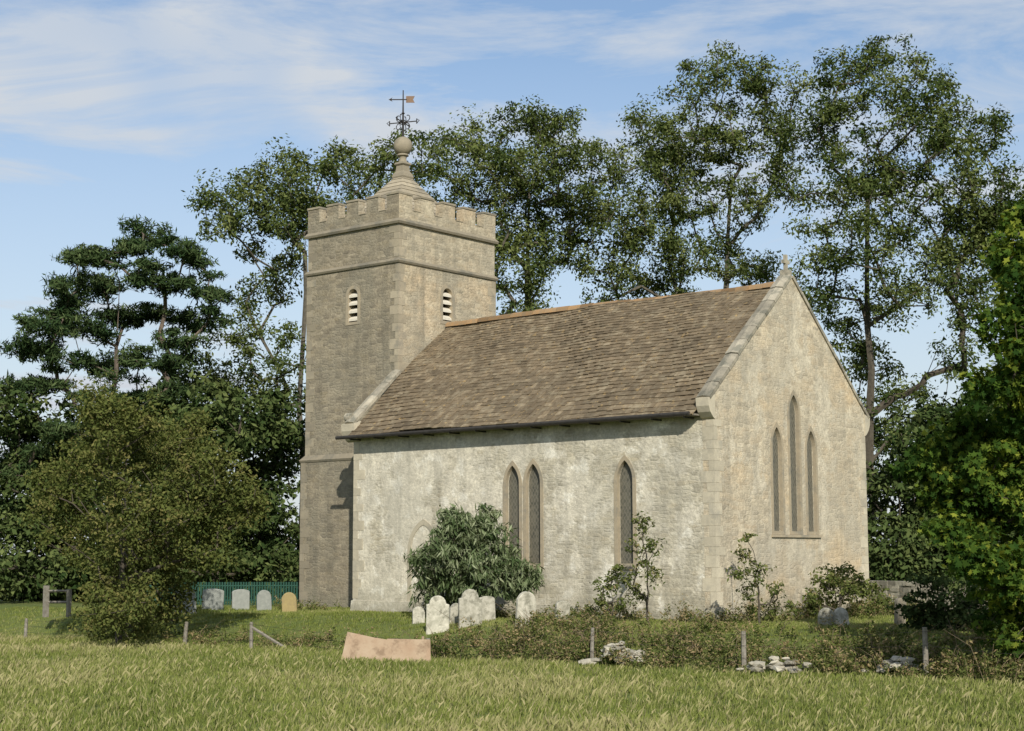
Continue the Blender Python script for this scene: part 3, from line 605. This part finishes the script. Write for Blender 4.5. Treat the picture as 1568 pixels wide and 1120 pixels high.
def scrub_mass(name,boxes,seed,loc):
    rng=np.random.default_rng(seed); cl=[]; sc=empty(name,loc); st=MB()
    for (xa,xb,ya,yb,n,h0,h1,patch,stem) in boxes:
        for i in range(n):
            x=rng.uniform(xa,xb); y=rng.uniform(ya,yb)
            dn=.5+.35*math.sin(x*1.3+1+y)*math.sin(x*.47+2)+.3*math.sin(x*3.1-y*2)
            if rng.random()>dn+patch: continue
            z0=float(gz(x,y)); hv=.55+.5*math.sin(x*2.3+y*3.1)*math.sin(x*.9-y)+.5*rng.random(); hh=rng.uniform(h0,h1)*max(.3,hv)
            r_=rng.uniform(.07,.2); cl.append([x,y,z0+hh*.55,r_])
            if hh>.25: cl.append([x+rng.normal()*.08,y+rng.normal()*.08,z0+hh*.95,r_*.55])
            if rng.random()<stem:
                a=rng.uniform(0,6.28); l=hh*rng.uniform(1.1,2.4); dx,dy=math.cos(a)*l*.6,math.sin(a)*l*.6
                st.tube([(x,y,z0-.05),(x+dx*.35,y+dy*.35,z0+l*.55),(x+dx,y+dy,z0+l*.8)],[.006,.005,.002],4,.5,False)
    leaf_cloud("foliage",cl,34,.036,.42,m_scrub,sc,rng,.2,1.3,tvar=.30,tbase=.5,rexp=.6)
    st.obj("stems",m_stem,sc)
scrub_mass("fence_line_scrub",[(-3.5,13,-6.7,-5.0,1400,.15,.48,.12,.5),(-3.5,4,-5.0,-3.3,500,.1,.32,-.05,.4),(4,13,-5.0,-3.3,300,.1,.30,-.1,.5),(-14,-3.5,-6.8,-5.6,330,.08,.26,-.1,.35),(8,13,-5,-1.5,200,.15,.5,0.,.6)],31,(2,-5,-.4))
scrub_mass("wall_base_weeds",[(-4.2,1.2,-1.1,-.3,240,.12,.42,0,.3),(-8.5,-4.5,-1.6,-.3,110,.1,.3,0,.2),(.3,1.8,0,8,300,.15,.5,.05,.5),(-16.2,-12.2,-.3,1.4,60,.1,.25,0,.1)],32,(0,-.8,0))
# ------------------------------------------------------------------ grass (one mesh)
rng=np.random.default_rng(5)
def grass(name,N,D0,D1,wid):
    D=D0+(D1-D0)*rng.random(N)**1.1
    R=(rng.random(N)*2-1)*.37*D
    x=CAM[0]+FW[0]*D+RT[0]*R; y=CAM[1]+FW[1]*D+RT[1]*R
    x=x+.10*np.sin(x*7.3+2.1*np.sin(y*3.7)); y=y+.10*np.sin(y*6.9+2.3*np.sin(x*4.1))
    ok=~(((x>-12)&(x<.1)&(y>-.1)&(y<7.6))|((x>-15.8)&(x<-11.6)&(y>1.6)&(y<6.2)))
    x,y,D=x[ok],y[ok],D[ok]; n=len(x); z=gz(x,y)
    cn=(np.sin(x*2.1+1.3*np.sin(y*1.7))*np.sin(y*2.6+1.1*np.sin(x*1.1))+.6*np.sin(x*5.3+y*1.1+2)*np.sin(y*6.1-x*.8))*.5
    bigp=np.sin(x*.43+.9*np.sin(y*.31))*np.sin(y*.52+.7*np.sin(x*.27)+1)+.5*np.sin(x*1.1+y*.3)*np.sin(y*.9)
    field=sstep((-5.8-y)/1.2)
    h=(.03+.035*rng.random(n))*(1-field)+field*(.035+.065*rng.random(n)**1.6+.04*np.clip(cn,0,1)+.025*np.clip(bigp,0,1))
    straw=(rng.random(n)<(.04+.08*field+.20*field*np.clip(bigp,0,1)))
    h=np.where(straw,h*1.5,h)
    a=rng.normal(.6,1.5,n)+bigp; ln=h*np.abs(rng.normal(0,.38,n))
    wv=wid*rng.uniform(.6,1.3,n)*(.5+(D/28))*np.where(straw,.6,1)
    b0=rng.uniform(0,2*math.pi,n); bx=np.cos(b0)*wv; by=np.sin(b0)*wv
    p0=np.stack([x-bx,y-by,z-.01],1); p1=np.stack([x+bx,y+by,z-.01],1)
    m_=np.stack([x+np.cos(a)*ln*.35+bx*.6,y+np.sin(a)*ln*.35+by*.6,z+h*.65],1)
    tp=np.stack([x+np.cos(a)*ln,y+np.sin(a)*ln,z+h],1)
    V=np.stack([p0,p1,m_,tp],1)
    t=np.clip(.46+.10*cn+.14*bigp+rng.normal(0,.10,n),0,.8); t=np.where(straw,rng.uniform(.65,1,n),t)
    return np_mesh(name,V,4,m_grass,t)
grass("meadow_grass",480000,17.5,50,.004)
# ------------------------------------------------------------------ graveyard objects
def headstone(name,x,y,w_,h,t,mat,rot,tilt=0,kind=0,seed=0):
    r=random.Random(seed); hw=w_/2; pr=[(-hw,-.15),(hw,-.15)]
    if kind==0:
        zs=h-hw*.75; pr+=[(hw,zs),(hw*.82,zs+.015)]
        for i in range(9): a=math.pi*i/8; pr.append((hw*.74*math.cos(a),zs+.02+hw*.72*math.sin(a)))
        pr+=[(-hw*.82,zs+.015),(-hw,zs)]
    elif kind==1:
        zs=h-.08
        for i in range(9): a=math.pi*i/8; pr.append((hw*math.cos(a),zs+.08*math.sin(a)))
    else:
        zs=h-hw
        for i in range(11): a=math.pi*i/10; pr.append((hw*math.cos(a)*(1-.04*r.random()),zs+hw*math.sin(a)))
    n=len(pr); b=MB(); vs=[]
    for s_,k in ((-.5,.94),(-.36,1.),(.36,1.),(.5,.94)):
        for a,z in pr: vs.append((a*k+r.uniform(-.004,.004),s_*t,z*(.5+.5*k) if z>0 else z))
    fs=[tuple(range(n-1,-1,-1)),tuple(range(3*n,4*n))]
    for L_ in range(3): fs+=[(L_*n+i,L_*n+(i+1)%n,(L_+1)*n+(i+1)%n,(L_+1)*n+i) for i in range(n)]
    b.add(vs,fs,r.random()); ob=b.obj(name,mat)
    ob.location=(x,y,float(gz(x,y))); ob.rotation_euler=(tilt,r.uniform(-.06,.06)+(.0),rot)
    return ob
def at(px,D): 
    p=sight(px,900,D); return p[0],p[1]
FA=YAW+.25
for i,(px,D,w_,h,k,ti,m_) in enumerate([(669,37.6,.52,.82,0,.08,m_grave),(719,37.8,.54,.82,0,-.05,m_grave),(697,38.6,.34,.45,2,.1,m_grave),(640,39.2,.30,.38,2,0,m_grave),(745,38.8,.4,.58,1,-.1,m_grave),(803,37.,.48,.76,2,.12,m_grave),(1262,34.8,.34,.40,2,.2,m_grave),(1287,35.,.32,.40,2,-.2,m_grave),(858,37.2,.34,.5,1,.1,m_grave),
   (283,45,.62,.66,1,-.1,m_grave2),(325,47,.60,.60,1,0,m_grave2),(368,47.5,.5,.58,1,0,m_grave2),(404,47,.42,.58,2,0,m_grave2),(443,46,.42,.55,2,.05,m_gold),(1375,36,.25,.6,1,.05,m_qdark)]):
    x,y=at(px,D); headstone("headstone",x,y,w_,h,.11,m_,FA+random.uniform(-.25,.25),ti,k,i)
fence=empty("post_and_wire_fence",(0,-6.6,-.6)); b=MB(); wires=MB()
fp=[]
for px,D,hh in [(40,44,.55),(283,40,.55),(385,37.2,.62),(655,34.9,.45),(904,32.5,.70),(1136,30.4,.74),(1413,28,.84),(1650,26.3,.8)]:
    x,y=at(px,D); z=float(gz(x,y)); tx,ty=random.uniform(-.05,.05),random.uniform(-.05,.05); r=random.uniform(.04,.055)
    b.tube([(x,y,z-.2),(x+tx*.5,y+ty*.5,z+hh*.5),(x+tx,y+ty,z+hh)],[r,r*.97,r*.85],7); fp.append((x,y,z,hh))
x,y,z,_=fp[2]; b.tube([(x+.02,y,z+.5),(x+.75*RT[0],y+.75*RT[1],z+.05)],[.035,.035],6)
b.obj("posts",m_wood,fence)
for i in range(len(fp)-1):
    for f_ in (.35,.65,.92):
        a=fp[i]; c=fp[i+1]; pts=[]
        for k in range(9):
            s=k/8; pts.append((a[0]+(c[0]-a[0])*s,a[1]+(c[1]-a[1])*s-.05,a[2]+a[3]*f_+(c[2]+c[3]*f_-a[2]-a[3]*f_)*s-.05*math.sin(math.pi*s)))
        wires.tube(pts,.003,3)
wires.obj("wires",m_iron,fence)
x,y=at(590,34.2); z=float(gz(x,y)); rs=empty("rusted_sheet_panel",(x,y,z)); b=MB()
U=Vector((RT[0],RT[1],0)); K=Vector((FW[0],FW[1],0)); O=Vector((x,y,z))
def sheet(pts,th=.012):
    a=[O+U*p[0]+K*p[2]+Vector((0,0,p[1])) for p in pts]; c=[q+K*th for q in a]; n=len(a)
    b.add(a+c,[tuple(range(n)),tuple(range(2*n-1,n-1,-1))]+[(i,i+n,(i+1)%n+n,(i+1)%n) for i in range(n)])
sheet([(-.92,.0,0),(.0,-.02,0),(.14,.42,.22),(-.25,.48,.25),(-.82,.60,.30)]); sheet([(-.25,-.02,-.03),(.93,-.02,-.03),(.91,.44,.19),(.02,.46,.19)])
for px_ in (-.7,.75): b.tube([tuple(O+U*px_+K*.33+Vector((0,0,-.1))),tuple(O+U*px_+K*.31+Vector((0,0,.5)))],.03,6)
b.obj("sheets",m_rust,rs)
def rocks(name,px,D,n,sx_,sy_,sz_,seed):
    r=random.Random(seed); x,y=at(px,D); z=float(gz(x,y)); b=MB()
    for i in range(n):
        a=r.gauss(0,.4); c=r.gauss(0,.4); s=r.uniform(.05,.13); hz=max(0,1-math.hypot(a,c))*sz_*r.random()
        q=Matrix.Rotation(r.uniform(0,6),3,'Z')@Matrix.Rotation(r.uniform(-.4,.4),3,'X')
        bm=bmesh.new(); bmesh.ops.create_icosphere(bm,subdivisions=1,radius=1)
        vs=[]
        for v in bm.verts:
            k=r.uniform(.75,1.15); p=q@Vector((v.co.x*s*1.5*k,v.co.y*s*k,v.co.z*s*.55*k)); o=U*a*sx_+K*c*sy_
            vs.append((x+o.x+p.x,y+o.y+p.y,z+.05+hz+p.z))
        b.add(vs,[tuple(v.index for v in f.verts) for f in bm.faces],r.random()); bm.free()
    return b.obj(name,m_rock)
rocks("stone_pile",945,32.2,60,.7,.3,.42,1); rocks("stone_pile",1190,29.9,40,.8,.3,.30,2); rocks("stone_pile",1370,28.6,40,.6,.3,.30,3)
wl=MB(); r=random.Random(8); a=np.array(at(1310,47)); c=np.array(at(1640,40)); dv=(c-a); Lw=np.linalg.norm(dv); dv/=Lw; nv=np.array([-dv[1],dv[0]])
z=0
while z<.75:
    h=r.uniform(.07,.12); s=0
    while s<Lw:
        l=r.uniform(.15,.35); o=r.uniform(-.02,.02); p=a+dv*s+nv*o; q=a+dv*(s+l-.01)+nv*o; e_=nv*.35
        wl.hexa([(*p,z-.02),(*q,z-.02),(*(q+e_),z-.02),(*(p+e_),z-.02),(*p,z+h-.01),(*q,z+h-.01),(*(q+e_),z+h-.01),(*(p+e_),z+h-.01)],r.random()); s+=l
    z+=h
wl.obj("dry_stone_wall",m_rock)
gf=MB(); a=np.array(at(225,52)); c=np.array(at(470,52)); n=60
for i in range(n):
    p=a+(c-a)*i/n; gf.box(p[0]-.03,p[0]+.03,p[1]-.01,p[1]+.01,0,.72)
for zz in (.15,.6): gf.tube([(*a,zz),(*c,zz)],.02,4)
gf.obj("green_picket_fence",m_green)
gt=MB(); x,y=at(70,45)
gt.box(x-.06,x+.06,y-.06,y+.06,-.1,.75)
x2,y2=at(105,45); gt.box(x2-.05,x2+.05,y2-.05,y2+.05,-.1,.65)
for zz in (.3,.6): gt.tube([(x,y,zz),(x2,y2,zz)],.035,4)
gt.obj("wooden_stile",m_wood)
scene.view_settings.view_transform='Standard'; scene.view_settings.look='None'; scene.view_settings.exposure=0
